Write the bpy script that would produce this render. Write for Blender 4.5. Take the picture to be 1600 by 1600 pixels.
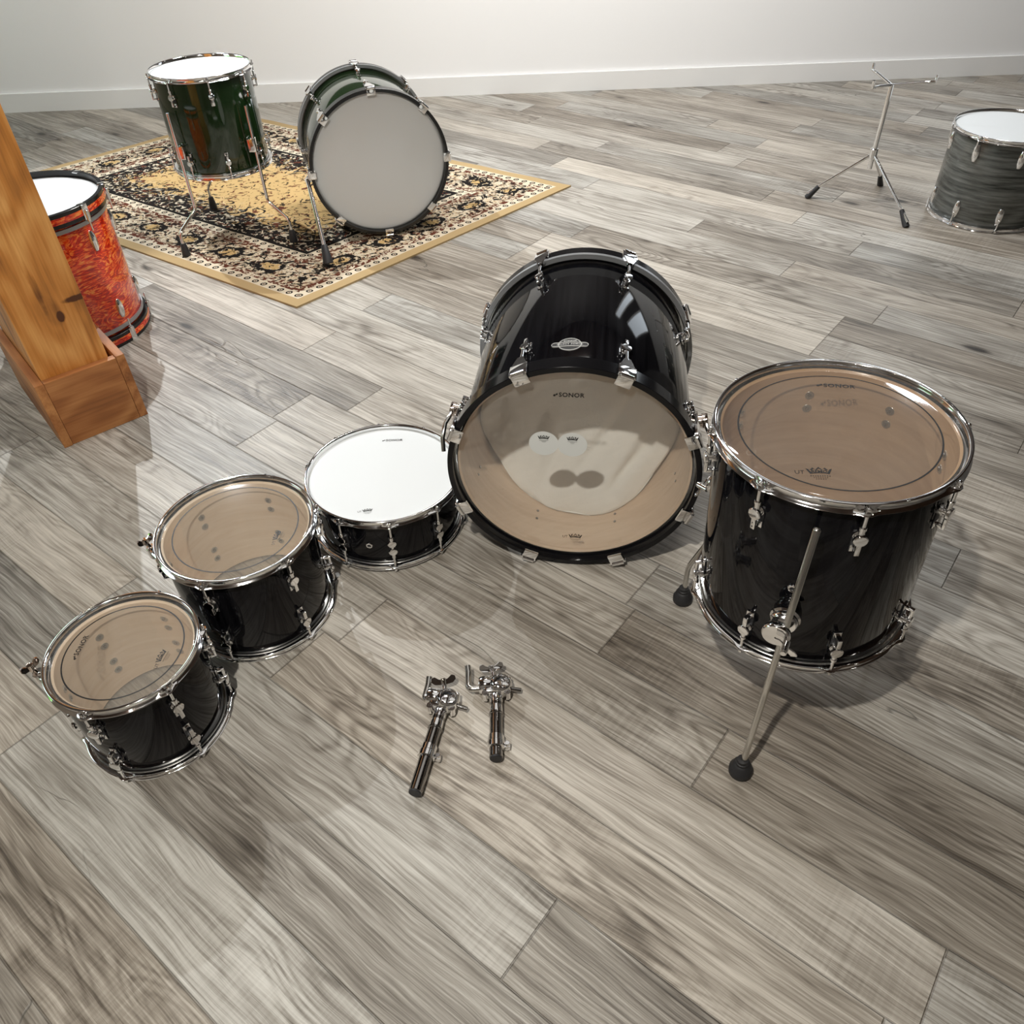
import bpy, bmesh, math, random
from mathutils import Vector, Matrix
random.seed(7)
PI = math.pi
S = bpy.context.scene
COL = S.collection
for o in list(bpy.data.objects): bpy.data.objects.remove(o)
R_ = math.radians

# ---------------------------------------------------------------- camera
PITCH, ROLL, CH = 0.7398, -0.0381, 1.3614
cp, sp, cr, sr = math.cos(PITCH), math.sin(PITCH), math.cos(ROLL), math.sin(ROLL)
Fv = Vector((0, cp, -sp)); Uv = Vector((0, sp, cp)); Rv = Vector((1, 0, 0))
R2 = cr * Rv + sr * Uv; U2 = -sr * Rv + cr * Uv
cd = bpy.data.cameras.new('camera'); cam = bpy.data.objects.new('camera', cd); COL.objects.link(cam)
cam.matrix_world = Matrix(((R2.x, U2.x, -Fv.x, 0), (R2.y, U2.y, -Fv.y, 0), (R2.z, U2.z, -Fv.z, CH), (0, 0, 0, 1)))
cd.sensor_width = 36; cd.lens = 1245.5 / 1600 * 36; cd.clip_start = .02
S.camera = cam
# ---------------------------------------------------------------- world, exposure
w = bpy.data.worlds.new('world'); S.world = w; w.use_nodes = True
w.node_tree.nodes['Background'].inputs[0].default_value = (.8, .87, 1, 1)
w.node_tree.nodes['Background'].inputs[1].default_value = .3
vs = S.view_settings; vs.view_transform = 'Standard'; vs.look = 'None'; vs.gamma = 1; vs.exposure = 0.08; vs.use_curve_mapping = False

def lamp(name, kind, loc, target, power, size, col=(1, 1, 1), spot=None, blend=.5):
    l = bpy.data.lights.new(name, kind); l.energy = power; l.color = col
    if kind == 'AREA': l.shape = 'DISK'; l.size = size
    else: l.shadow_soft_size = size
    if spot: l.spot_size = R_(spot); l.spot_blend = blend
    o = bpy.data.objects.new(name, l); COL.objects.link(o); o.location = loc
    o.rotation_euler = (Vector(target) - Vector(loc)).to_track_quat('-Z', 'Y').to_euler()
    return o
lamp('key_spot', 'SPOT', (-.41, -.02, 2.35), (-.45, 1.0, 0), 172, .03, (1, .95, .87), 114, 1.0)
lamp('rear_spot', 'SPOT', (-2.1, 4.7, 2.8), (-.9, 1.7, 0), 330, .02, (.93, .97, 1), 95, .5)
pl = lamp('ceiling_panel', 'AREA', (2.56, 4.42, 2.94), (2.56, 4.42, 0), 16, .42, (.93, .97, 1)); pl.data.shape = 'RECTANGLE'; pl.data.size = .34; pl.data.size_y = .30
for i_, (lx, ly, lw) in enumerate(((-2.8, -.4, 9), (-3.5, 4.3, 9), (-.4, 3.4, 5), (1.3, 2.9, 1.2), (1.9, .4, 1.5), (-.6, -1.0, 7))):
    lamp('track_light', 'POINT', (lx, ly, 2.75), (lx, ly, 0), lw, .035, (1, .95, .88))
lamp('wall_fill', 'AREA', (.3, 3.4, 2.85), (.1, 5.15, .5), 125, 1.0, (1, .98, .95))  # added fill light, whitens the back wall
lamp('room_fill', 'AREA', (.3, 1.6, 2.93), (.3, 1.6, 0), 8, 2.4, (1, .97, .92))

# ---------------------------------------------------------------- node helpers
class V:
    def __init__(s, nt, sock): s.nt, s.s = nt, sock
    def _m(s, op, *a, clamp=False):
        n = s.nt.nodes.new('ShaderNodeMath'); n.operation = op; n.use_clamp = clamp
        for i, x in enumerate((s,) + a):
            if isinstance(x, V): s.nt.links.new(x.s, n.inputs[i])
            else: n.inputs[i].default_value = x
        return V(s.nt, n.outputs[0])
    def __add__(s, o): return s._m('ADD', o)
    __radd__ = __add__
    def __sub__(s, o): return s._m('SUBTRACT', o)
    def __mul__(s, o): return s._m('MULTIPLY', o)
    __rmul__ = __mul__
    def __truediv__(s, o): return s._m('DIVIDE', o)
    def floor(s): return s._m('FLOOR')
    def frac(s): return s._m('FRACT')
    def abs(s): return s._m('ABSOLUTE')
    def sin(s): return s._m('SINE')
    def min(s, o): return s._m('MINIMUM', o)
    def max(s, o): return s._m('MAXIMUM', o)
    def lt(s, o): return s._m('LESS_THAN', o)
    def gt(s, o): return s._m('GREATER_THAN', o)
    def pow(s, o): return s._m('POWER', o)
    def inv(s): return V.c(s.nt, 1.0) - s
    def smooth(s, a, b):
        n = s.nt.nodes.new('ShaderNodeMapRange'); n.interpolation_type = 'SMOOTHSTEP'
        s.nt.links.new(s.s, n.inputs[0]); n.inputs[1].default_value = a; n.inputs[2].default_value = b
        return V(s.nt, n.outputs[0])
    @staticmethod
    def c(nt, v):
        n = nt.nodes.new('ShaderNodeValue'); n.outputs[0].default_value = v; return V(nt, n.outputs[0])

class M:
    def __init__(s, name):
        s.m = bpy.data.materials.new(name); s.m.use_nodes = True; s.nt = s.m.node_tree
        s.b = s.nt.nodes['Principled BSDF']; s.out = s.nt.nodes['Material Output']
    def set(s, **k):
        names = dict(col='Base Color', rough='Roughness', metal='Metallic', coat='Coat Weight', coatr='Coat Roughness', spec='Specular IOR Level', normal='Normal',
                     em='Emission Color', ems='Emission Strength', sheen='Sheen Weight', trans='Transmission Weight', ior='IOR', sss='Subsurface Weight')
        for a, v in k.items():
            i = s.b.inputs[names[a]]
            if isinstance(v, V): s.nt.links.new(v.s, i)
            elif hasattr(v, 'links'): s.nt.links.new(v, i)
            elif isinstance(v, tuple): i.default_value = tuple(v) + (1,) if len(v) == 3 else v
            else: i.default_value = v
        return s.m
    def link(s, a, b): s.nt.links.new(a, b)
    def coord(s, kind='Object'):
        return s.nt.nodes.new('ShaderNodeTexCoord').outputs[kind]
    def sep(s, vec):
        n = s.nt.nodes.new('ShaderNodeSeparateXYZ'); s.link(vec, n.inputs[0]); return [V(s.nt, q) for q in n.outputs]
    def comb(s, x, y, z=0.0):
        n = s.nt.nodes.new('ShaderNodeCombineXYZ')
        for i, q in enumerate((x, y, z)):
            if isinstance(q, V): s.link(q.s, n.inputs[i])
            else: n.inputs[i].default_value = q
        return n.outputs[0]
    def noise(s, vec, scale=1, detail=4, rough=.55, dist=0, color=False):
        n = s.nt.nodes.new('ShaderNodeTexNoise'); s.link(vec, n.inputs['Vector'])
        n.inputs['Scale'].default_value = scale; n.inputs['Detail'].default_value = detail
        n.inputs['Roughness'].default_value = rough; n.inputs['Distortion'].default_value = dist
        return n.outputs['Color'] if color else V(s.nt, n.outputs['Fac'])
    def vor(s, vec, scale=1, feature='F1', rnd=1.0, out='Distance'):
        n = s.nt.nodes.new('ShaderNodeTexVoronoi'); s.link(vec, n.inputs['Vector']); n.feature = feature
        n.inputs['Scale'].default_value = scale; n.inputs['Randomness'].default_value = rnd
        return n.outputs[out] if out == 'Color' else V(s.nt, n.outputs[out])
    def white(s, vec):
        n = s.nt.nodes.new('ShaderNodeTexWhiteNoise'); n.noise_dimensions = '3D'; s.link(vec, n.inputs['Vector']); return V(s.nt, n.outputs['Value'])
    def ramp(s, v, stops, interp='LINEAR'):
        n = s.nt.nodes.new('ShaderNodeValToRGB'); s.link(v.s, n.inputs[0]); e = n.color_ramp.elements; n.color_ramp.interpolation = interp
        while len(e) < len(stops): e.new(.5)
        for q, (p, c) in zip(e, stops): q.position = p; q.color = (*c, 1) if len(c) == 3 else c
        return n.outputs[0]
    def mix(s, f, a, b, mode='MIX'):
        n = s.nt.nodes.new('ShaderNodeMix'); n.data_type = 'RGBA'; n.blend_type = mode
        if isinstance(f, V): s.link(f.s, n.inputs[0])
        else: n.inputs[0].default_value = f
        for i, q in ((6, a), (7, b)):
            if isinstance(q, tuple): n.inputs[i].default_value = (*q, 1)
            else: s.link(q, n.inputs[i])
        return n.outputs[2]
    def bump(s, v, strength=.3, dist=.001):
        n = s.nt.nodes.new('ShaderNodeBump'); s.link(v.s, n.inputs['Height']); n.inputs['Strength'].default_value = strength; n.inputs['Distance'].default_value = dist
        return n.outputs[0]

# ---------------------------------------------------------------- materials
def mat_floor():
    m = M('weathered_plank_floor'); x, y, z = m.sep(m.coord())
    th = R_(39.3); c_, s_ = math.cos(th), math.sin(th)
    u = x * c_ - y * s_; v = x * s_ + y * c_
    W, L = .153, 1.22
    rv = (v + .008 + 20 * W) / W; row = rv.floor(); fv = rv.frac()
    off = m.white(m.comb(row, 3.3, 1.7)) * L
    ru = (u + off + 30) / L; pid = ru.floor(); fu = ru.frac()
    rnd = m.white(m.comb(row, pid, .5)); rnd2 = m.white(m.comb(row, pid, 8.5))
    k = rnd * 37
    warp = m.noise(m.comb(u * 2.2 + k, v * 5, rnd2 * 9), 1, 3, .5)
    v2 = v + (warp - .5) * .05
    fine = m.noise(m.comb(u * 5 + k, v2 * 210, rnd2 * 7), 1, 4, .6)
    mid = m.noise(m.comb(u * 2.6 + k, v2 * 62, rnd * 7), 1, 6, .68, .3)
    broad = m.noise(m.comb(u * 2.6 + k, v * 9, rnd * 3), 1, 3, .5, .5)
    # cathedral figure: contour lines of a stretched noise field
    field = m.noise(m.comb(u * 1.5 + k, v * 7, rnd2 * 5), 1, 2, .45, .3)
    rings = ((field * 120).sin() * .5 + .5).pow(2.0)
    ringmask = m.noise(m.comb(u * 1.3 + k, v * 4, 4.4), 1, 2, .5).smooth(.46, .62)
    # cross-saw marks
    saw = m.noise(m.comb(u * 160, v * 5 + k, 2.0), 1, 2, .5)
    sawmask = m.noise(m.comb(u * 1.1 + k, v * 2, 9.1), 1, 1, .5).smooth(.52, .62)
    # dark cracks running with the grain
    cr_ = (m.noise(m.comb(u * 1.1 + k, v * 6, rnd2 * 11), 1, 3, .5, .35) - .5).abs()
    crmask = m.noise(m.comb(u * 1.6, v * 3, 6.2), 1, 2, .5).smooth(.57, .68)
    crack = cr_.smooth(.0, .0035).inv() * crmask
    # knots
    kd = m.vor(m.comb(u * 1.9 + k, v * 4.8, rnd2 * 5), 1)
    knot = kd.smooth(.02, .11).inv(); halo = kd.smooth(.06, .34).inv()
    fine2 = m.noise(m.comb(u * 9 + k, v2 * 420, rnd2 * 3), 1, 3, .7)
    t = fine * .46 + fine2 * .22 + mid * .44 + broad * .24 + (rnd - .5) * .15 - .18
    t = t - rings * ringmask * .09 - halo * .06 - knot * .25 + saw * sawmask * .10 - sawmask * .04
    col = m.ramp(t, [(.20, (.035, .029, .024)), (.36, (.145, .127, .106)), (.48, (.29, .267, .233)), (.60, (.48, .457, .415)), (.78, (.68, .66, .61))])
    tint = m.ramp(rnd2, [(0, (1.0, .955, .90)), (.5, (1, .985, .96)), (1, (.96, .985, 1.0))])
    col = m.mix(1.0, col, tint, 'MULTIPLY')
    col = m.mix(crack * .5, col, (.03, .025, .02))
    e = (fv - .5).abs(); eu = (fu - .5).abs() * (L / W)
    seam = e.smooth(.484, .497).max(eu.smooth(.5 * L / W - .016, .5 * L / W - .004))
    col = m.mix(seam * .40, col, (.08, .068, .056))
    rough = mid * .25 + .30
    h = fine * .5 + mid * .4 - crack * .7 - seam * 1.4 - rings * ringmask * .15 + saw * sawmask * .3
    return m.set(col=col, rough=rough, spec=.42, normal=m.bump(h, .8, .0022))
def mat_plain(name, col, rough=.5, metal=0, spec=.5, coat=0, **k):
    return M(name).set(col=col, rough=rough, metal=metal, spec=spec, coat=coat, **k)
def mat_chrome(name, col=(.90, .90, .90), rough=.075):
    m = M(name); n = m.noise(m.coord(), 60, 3)
    return m.set(col=col, metal=1.0, rough=n * .05 + rough - .02)
def mat_lacquer():
    m = M('black_lacquer'); x, y, z = m.sep(m.coord())
    a = m.noise(m.comb(x * 90, y * 90, z * 5), 1, 3, .6)
    col = m.ramp(a, [(.35, (.0022, .0022, .003)), (.75, (.007, .007, .0085))])
    return m.set(col=col, rough=.05, spec=.24)
def mat_maple(name='maple_shell', a=(.42, .27, .155), b=(.60, .42, .26)):
    m = M(name); x, y, z = m.sep(m.coord())
    t = m.noise(m.comb(x * 6, y * 6, z * 55), 1, 4, .6, .6) * .6 + m.noise(m.comb(x * 4, y * 4, z * 9), 1, 2) * .4
    return m.set(col=m.ramp(t, [(.3, a), (.7, b)]), rough=.42, normal=m.bump(t, .08, .001))
def mat_film(name, haze=.10, hazecol=(.82, .80, .76), tint=(.93, .92, .90), gloss=1.0):
    m = M(name); nt = m.nt
    tr = nt.nodes.new('ShaderNodeBsdfTransparent'); tr.inputs[0].default_value = (*tint, 1)
    df = nt.nodes.new('ShaderNodeBsdfDiffuse'); df.inputs[0].default_value = (*hazecol, 1)
    gl = nt.nodes.new('ShaderNodeBsdfGlossy'); gl.inputs['Roughness'].default_value = .045
    co = m.coord()
    sc = (m.noise(co, 9, 4, .6) - .5) * (haze * .8) + haze
    scr = (m.noise(co, 14, 2, .5, 1.5) - .5).abs().smooth(.0, .003).inv() * m.noise(co, 5, 1).smooth(.56, .66) * .18
    m1 = nt.nodes.new('ShaderNodeMixShader'); nt.links.new((sc + scr).s, m1.inputs[0]); nt.links.new(tr.outputs[0], m1.inputs[1]); nt.links.new(df.outputs[0], m1.inputs[2])
    ge = nt.nodes.new('ShaderNodeNewGeometry'); dp = nt.nodes.new('ShaderNodeVectorMath'); dp.operation = 'DOT_PRODUCT'
    nt.links.new(ge.outputs['Incoming'], dp.inputs[0]); nt.links.new(ge.outputs['Normal'], dp.inputs[1])
    fr = ((V(nt, dp.outputs['Value']).abs()) * -1.0 + 1.0).pow(5.0) * .9 + .055
    nt.links.new(m.bump(m.noise(co, 5, 2), .04, .002), gl.inputs['Normal'])
    m2 = nt.nodes.new('ShaderNodeMixShader'); nt.links.new((fr * (1.5 * gloss)).s, m2.inputs[0]); nt.links.new(m1.outputs[0], m2.inputs[1]); nt.links.new(gl.outputs[0], m2.inputs[2])
    nt.links.new(m2.outputs[0], m.out.inputs[0])
    return m.m
def mat_wood(name, dark, mid, light, axis=2, rough=.5, knots=()):
    m = M(name); c_ = m.coord(); c = m.sep(c_); a = c[axis]; o = [c[i] for i in range(3) if i != axis]
    oi = m.nt.nodes.new('ShaderNodeObjectInfo'); r = V(m.nt, oi.outputs['Random']) * 9
    f = m.noise(m.comb(a * 1.3 + r, o[0] * 5, o[1] * 5), 1, 2, .5, .3)
    rings = (f * 60).sin() * .5 + .5
    fine = m.noise(m.comb(a * 5, o[0] * 120, o[1] * 120), 1, 3, .6)
    blot = m.noise(m.comb(a * 3 + r, o[0] * 7, o[1] * 7), 1, 3)
    kd = m.vor(m.comb(a * 2.4 + r, o[0] * 5.5, o[1] * 5.5), 1); knot = kd.smooth(.03, .17).inv()
    t = fine * .42 + rings * .17 + blot * .62 - knot * .50 - kd.smooth(.1, .4).inv() * .10 - .08
    for kx, kz, rx, rz, st in knots:
        r = (((c[0] - kx) / rx).pow(2.0) + ((c[2] - kz) / rz).pow(2.0) + (m.noise(c_, 22, 3) - .5) * .9)
        t = t - r.smooth(.0, 1.0).inv() * st
    col = m.ramp(t, [(.12, dark), (.45, mid), (.75, light)])
    return m.set(col=col, rough=rough, normal=m.bump(fine, .25, .001))
def mat_oyster():
    m = M('red_oyster_wrap'); co = m.coord(); x, y, z = m.sep(co)
    n1 = m.noise(m.comb(x * 8, y * 8, z * 30), 1, 4, .6, 1.0)
    w_ = ((n1 * 46).sin() * .5 + .5)
    n2 = m.noise(m.comb(x * 22, y * 22, z * 60), 1, 5, .7, 1.5)
    t = w_ * .38 + n2 * .72
    col = m.ramp(t, [(.3, (.34, .010, .005)), (.50, (.74, .030, .008)), (.66, (.90, .09, .012)), (.80, (1, .36, .07))])
    return m.set(col=col, rough=.14, coat=.5, coatr=.05)
def mat_rug():
    m = M('oriental_rug'); uvn = m.nt.nodes.new('ShaderNodeUVMap'); s, t, _ = m.sep(uvn.outputs[0])
    RS, RT = 2.2, 1.5
    s2 = s.min(V.c(m.nt, RS) - s); t2 = t.min(V.c(m.nt, RT) - t)
    d = s2.min(t2); horiz = t2.lt(s2); a = s * horiz + t * horiz.inv()
    ivory, tan, gold, blk, brn = (.62, .54, .41), (.42, .29, .15), (.50, .34, .15), (.012, .010, .009), (.11, .035, .02)
    uv = m.comb(s, t)
    fl = m.noise(uv, 26, 3, .6, 1.6); fl2 = m.noise(uv, 44, 2, .5, 1.0)
    contour = ((fl * 30).sin()).smooth(.35, .75)
    # field: gold ground, dense dark florals thinning to the middle
    dens = d.smooth(.36, .62)
    fieldmask = m.noise(uv, 17, 4, .65, 2.2)
    thr = fieldmask + .09 - (dens * .24)
    field = m.mix(thr.smooth(.42, .46), gold, blk)
    field = m.mix(fl2.smooth(.56, .60) * dens.inv(), field, ivory)
    field = m.mix(m.noise(uv, 30, 2, .5, 1).smooth(.61, .64), field, brn)
    # wide border: ivory ground with black medallions every 22 cm
    q = (a / .24).frac() - .5; dd = (d - .185)
    rr = ((q * .24).pow(2.0) * .45 + dd * dd)._m('SQRT') + (fl - .5) * .045
    wb = m.mix(contour * .8, ivory, tan)
    wb = m.mix(fl2.smooth(.57, .6), wb, brn)
    wb = m.mix(rr.gt(.030) * rr.lt(.046), wb, blk)
    wb = m.mix(rr.lt(.026), wb, gold)
    wb = m.mix(m.noise(uv, 20, 3, .6, 2.0).smooth(.53, .545), wb, blk)
    wb = m.mix(((d - .185).abs()).smooth(.055, .085) * m.noise(uv, 34, 2, .5, 1.5).smooth(.50, .54), wb, brn)
    # narrow guard stripes with ring motifs
    g = (a / .045).frac() - .5
    def guard(c0):
        r = ((g * .045) * (g * .045) + (d - c0) * (d - c0))._m('SQRT')
        k = m.mix(r.gt(.0065) * r.lt(.0125), ivory, blk)
        return m.mix(r.lt(.0035), k, brn)
    dark = m.mix(fl2.smooth(.5, .56), brn, ivory)
    col = field
    def band(lo, hi, c):
        nonlocal col
        col = m.mix(d.gt(lo) * d.lt(hi), col, c)
    band(.335, .352, blk); band(.30, .335, guard(.318)); band(.278, .30, dark); band(.105, .278, wb); band(.083, .105, dark); band(.045, .083, guard(.064))
    col = m.mix(d.lt(.045), col, (.43, .31, .16))
    pile = m.noise(uv, 600, 2)
    return m.set(col=col, rough=.95, spec=.1, normal=m.bump(pile, .5, .002))
FLOOR = mat_floor()
CHROME = mat_chrome('chrome'); DARKCHROME = mat_chrome('black_chrome', (.35, .34, .33), .08)
STEEL = mat_chrome('brushed_steel', (.62, .61, .58), .2)
COPPERY = mat_chrome('warm_chrome', (.80, .70, .63), .06)
LACQ = mat_lacquer(); MAPLE = mat_maple('maple_shell', (.78, .61, .44), (.94, .82, .66)); MAPLE2 = mat_maple('amber_shell', (.42, .255, .135), (.62, .42, .25))
FILM = mat_film('clear_drum_film', .085); FILMB = mat_film('clear_bass_film', .13, (.80, .80, .76), (.95, .94, .92), 1.25)
FILMC = mat_film('grey_film_centre', .15, (.66, .62, .56), (.84, .83, .81)); FILMW = mat_film('resonant_film', .22, (.75, .72, .66), (.90, .88, .84), .6)  # centre film is greyer and hazier than the outer band
WHITEHEAD = mat_plain('coated_white_head', (.74, .77, .78), .55)
PALEHEAD = mat_plain('pale_resonant_head', (.74, .73, .68), .35)
PRINT = mat_plain('black_print', (.012, .012, .012), .5)
RUBBER = mat_plain('black_rubber', (.018, .018, .02), .55)
ALU = mat_plain('aluminium_ring', (.62, .62, .60), .3, 1)
STICKER = mat_plain('white_sticker', (.72, .74, .72), .4)
GREYIN = mat_plain('grey_inlay', (.36, .37, .38), .35, .6)
GREEN = mat_plain('green_lacquer', (.008, .022, .006), .08, coat=.6)
OYSTER = mat_oyster(); RUG = mat_rug()
PINE = mat_wood('pine_post', (.10, .030, .008), (.62, .245, .050), (.90, .47, .15), 2, .5, ((.138, .353, .012, .018, .45), (.190, .388, .045, .010, .40), (.11, .44, .010, .10, .22), (.125, .37, .03, .05, .16), (.10, .55, .008, .10, .14)))
BOARD = mat_wood('pine_board', (.07, .026, .010), (.34, .125, .036), (.55, .25, .085), 0, .6)
WALL = mat_plain('white_wall', (.90, .90, .90), .8)
CEIL = mat_wood('ceiling_boards', (.020, .010, .006), (.05, .024, .012), (.08, .042, .022), 0)

# ---------------------------------------------------------------- mesh builder
class MB:
    def __init__(s): s.v = []; s.f = []; s.mi = []
    def add(s, vs, fs, M4=None, mi=0):
        b = len(s.v); s.v += [tuple((M4 @ Vector(q)) if M4 else q) for q in vs]
        s.f += [tuple(b + i for i in f) for f in fs]; s.mi += [mi] * len(fs); return s
    def lathe(s, prof, n=48, M4=None, mi=0, closed=False, a0=0, a1=2 * PI):
        full = abs(a1 - a0 - 2 * PI) < 1e-6; k = n if full else n + 1; vs = []; fs = []
        for i in range(k):
            a = a0 + (a1 - a0) * i / n
            for r, z in prof: vs.append((r * math.cos(a), r * math.sin(a), z))
        m = len(prof)
        for i in range(n):
            j = (i + 1) % k
            for q in range(m if closed else m - 1):
                t = (q + 1) % m
                fs.append((i * m + q, j * m + q, j * m + t, i * m + t))
        return s.add(vs, fs, M4, mi)
    def cyl(s, p0, p1, r, n=20, r1=None, mi=0, bev=0.0):
        p0, p1 = Vector(p0), Vector(p1); d = p1 - p0; L = d.length; r1 = r if r1 is None else r1
        Q = Matrix.Translation(p0) @ d.to_track_quat('Z', 'Y').to_matrix().to_4x4()
        b = bev or min(r, L) * .12
        return s.lathe([(0, 0), (r - b, 0), (r, b), (r1, L - b), (r1 - b, L), (0, L)], n, Q, mi)
    def tube(s, pts, r, n=12, mi=0, rs=None):
        pts = [Vector(p) for p in pts]; vs = []; fs = []; up = None
        for i, p in enumerate(pts):
            d = (pts[min(i + 1, len(pts) - 1)] - pts[max(i - 1, 0)]).normalized()
            if up is None: up = d.orthogonal().normalized()
            up = (up - d * up.dot(d)).normalized(); w_ = d.cross(up); rr = rs[i] if rs else r
            for k in range(n): a = 2 * PI * k / n; vs.append(p + (up * math.cos(a) + w_ * math.sin(a)) * rr)
        for i in range(len(pts) - 1):
            for k in range(n): fs.append((i * n + k, i * n + (k + 1) % n, (i + 1) * n + (k + 1) % n, (i + 1) * n + k))
        fs.append(tuple(range(n))[::-1]); fs.append(tuple((len(pts) - 1) * n + k for k in range(n)))
        return s.add(vs, fs, None, mi)
    def box(s, c, size, M4=None, bev=.0, mi=0, seg=2):
        bm = bmesh.new(); bmesh.ops.create_cube(bm, size=1)
        for q in bm.verts: q.co = Vector((q.co.x * size[0], q.co.y * size[1], q.co.z * size[2]))
        if bev: bmesh.ops.bevel(bm, geom=bm.edges[:], offset=bev, segments=seg, profile=.6, affect='EDGES')
        T = (M4 or Matrix()) @ Matrix.Translation(c)
        bm.verts.index_update(); s.add([tuple(q.co) for q in bm.verts], [tuple(v.index for v in f.verts) for f in bm.faces], T, mi); bm.free(); return s
    def prism(s, poly, z0, z1, M4=None, bev=0, mi=0):
        bm = bmesh.new(); vs = [bm.verts.new((x, y, z0)) for x, y in poly]; f = bm.faces.new(vs)
        r = bmesh.ops.extrude_face_region(bm, geom=[f])
        for q in r['geom']:
            if isinstance(q, bmesh.types.BMVert): q.co.z = z1
        if bev: bmesh.ops.bevel(bm, geom=bm.edges[:], offset=bev, segments=2, affect='EDGES')
        bm.verts.index_update(); s.add([tuple(q.co) for q in bm.verts], [tuple(v.index for v in f.verts) for f in bm.faces], M4, mi); bm.free(); return s
    def mesh(s, name, mats, smooth=40):
        me = bpy.data.meshes.new(name); me.from_pydata([tuple(v) for v in s.v], [], s.f)
        for m in (mats if isinstance(mats, (list, tuple)) else [mats]): me.materials.append(m)
        for p, i in zip(me.polygons, s.mi): p.material_index = i
        bm = bmesh.new(); bm.from_mesh(me); bmesh.ops.remove_doubles(bm, verts=bm.verts, dist=1e-6); bmesh.ops.recalc_face_normals(bm, faces=bm.faces); bm.to_mesh(me); bm.free()
        if smooth: me.shade_smooth(); me.set_sharp_from_angle(angle=R_(smooth))
        return me
    def obj(s, name, mats, parent=None, M4=None, smooth=40, label=None):
        return link(name, s.mesh(name, mats, smooth), parent, M4, label)
def link(name, me, parent=None, M4=None, label=None):
    o = bpy.data.objects.new(name, me); COL.objects.link(o)
    if parent: o.parent = parent
    if M4 is not None: o.matrix_basis = M4
    if label: o['label'] = label
    return o
def thing(name, label, cat, loc=(0, 0, 0), rot=(0, 0, 0), group=None):
    o = bpy.data.objects.new(name, None); COL.objects.link(o); o.empty_display_size = .1
    o.location = loc; o.rotation_euler = rot; o['label'] = label; o['category'] = cat
    if group: o['group'] = group
    return o
def struct(name, mb, mat, smooth=0):
    o = mb.obj(name, mat, None, None, smooth); o['kind'] = 'structure'; return o
T_ = Matrix.Translation
def RZ(a): return Matrix.Rotation(a, 4, 'Z')
def RX(a): return Matrix.Rotation(a, 4, 'X')
def RY(a): return Matrix.Rotation(a, 4, 'Y')

def text_mb(mb, body, size, M4=None, bold=.0, sx=1.0, spacing=1.0, warp=None):
    c = bpy.data.curves.new('t', 'FONT'); c.body = body; c.size = size; c.align_x = 'CENTER'; c.align_y = 'CENTER'; c.offset = bold; c.space_character = spacing; c.resolution_u = 3
    o = bpy.data.objects.new('t', c); me = bpy.data.meshes.new_from_object(o)
    T = (M4 or Matrix()) @ Matrix.Diagonal((sx, 1, 1, 1))
    vs = [T @ v.co for v in me.vertices]
    if warp: vs = [warp(v) for v in vs]
    mb.add([tuple(v) for v in vs], [tuple(p.vertices) for p in me.polygons])
    bpy.data.objects.remove(o); bpy.data.curves.remove(c); bpy.data.meshes.remove(me)
def brand_mb(mb, width, M4):
    # two small blots and a heavy wide word, as printed on every batter head
    k = width / .062
    S4 = M4 @ Matrix.Scale(k, 4)
    text_mb(mb, 'SONOR', .0155, S4 @ T_((.005, 0, 0)), .00034, .98, 1.10)
    for pts in (((-.0315, -.004), (-.0275, -.0045), (-.0262, -.0005), (-.029, .0015), (-.032, -.001)), ((-.0275, .0005), (-.0225, .0048), (-.0215, .0010), (-.0245, -.0015))):
        mb.add([(x - .0035, y, 0) for x, y in pts], [tuple(range(len(pts)))], S4)
    for y in (.0048,): mb.box((.0325, y, 0), (.0016, .0010, .0001), S4)
def crown_mb(mb, width, M4, ut=True):
    S4 = M4 @ Matrix.Scale(width / .03, 4)
    pts = [(-.010, -.0015), (-.014, .008), (-.0095, .0055), (-.0065, .0095), (-.0035, .0062), (0, .0105), (.0035, .0062), (.0065, .0095), (.0095, .0055), (.014, .008), (.010, -.0015), (.006, -.0004), (0, 0), (-.006, -.0004)]
    o = [(x * 1.0, y) for x, y in pts]; n = len(o)
    inn = [(x * .80, .004 + (y - .004) * .62) for x, y in pts]
    mb.add([(x, y, 0) for x, y in o + inn], [(i, (i + 1) % n, n + (i + 1) % n, n + i) for i in range(n)], S4)
    text_mb(mb, 'REMO', .0056, S4 @ T_((0, .0028, 0)), .00018, 1.15)
    for k, (w0, y) in enumerate(((.022, -.0048), (.016, -.0075), (.012, -.010))):
        if k and not ut: w0 *= .7
        m = int(w0 / .0022)
        for i in range(m): mb.box((-w0 / 2 + (i + .5) * w0 / m, y, 0), (w0 / m * .55, .0012 if k == 0 else .0007, .0001), S4)
    if ut: text_mb(mb, 'UT', .009, S4 @ T_((-.021, .001, 0)), 0, .9)

# ---------------------------------------------------------------- drum hardware (shared meshes, local frames)
# lug frame: origin on the shell surface, x outward, z towards the hoop
def lug_mesh():
    b = MB()
    b.cyl((-.001, 0, 0), (.006, 0, 0), .0085, 20)
    b.cyl((.004, 0, 0), (.0125, 0, 0), .0055, 16)
    b.lathe([(0, 0), (.0085, 0), (.0104, .0018), (.0104, .0052), (.0092, .0066), (0, .0072)], 28, T_((.0115, 0, 0)) @ RY(PI / 2))
    b.cyl((.0115, 0, .004), (.0115, 0, .022), .0044, 16); b.cyl((.0115, 0, .018), (.0115, 0, .0235), .0055, 16)
    b.box((.0135, 0, -.017), (.0060, .0078, .026), None, .0018)
    b.box((.0075, 0, -.0275), (.0155, .0078, .0055), None, .0018)
    b.box((.0005, 0, -.0275), (.003, .0130, .0130), None, .001)
    return b.mesh('lug', CHROME)
SOCKET = mat_plain('dark_socket', (.015, .018, .022), .4, .1)
LUG = lug_mesh()
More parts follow.
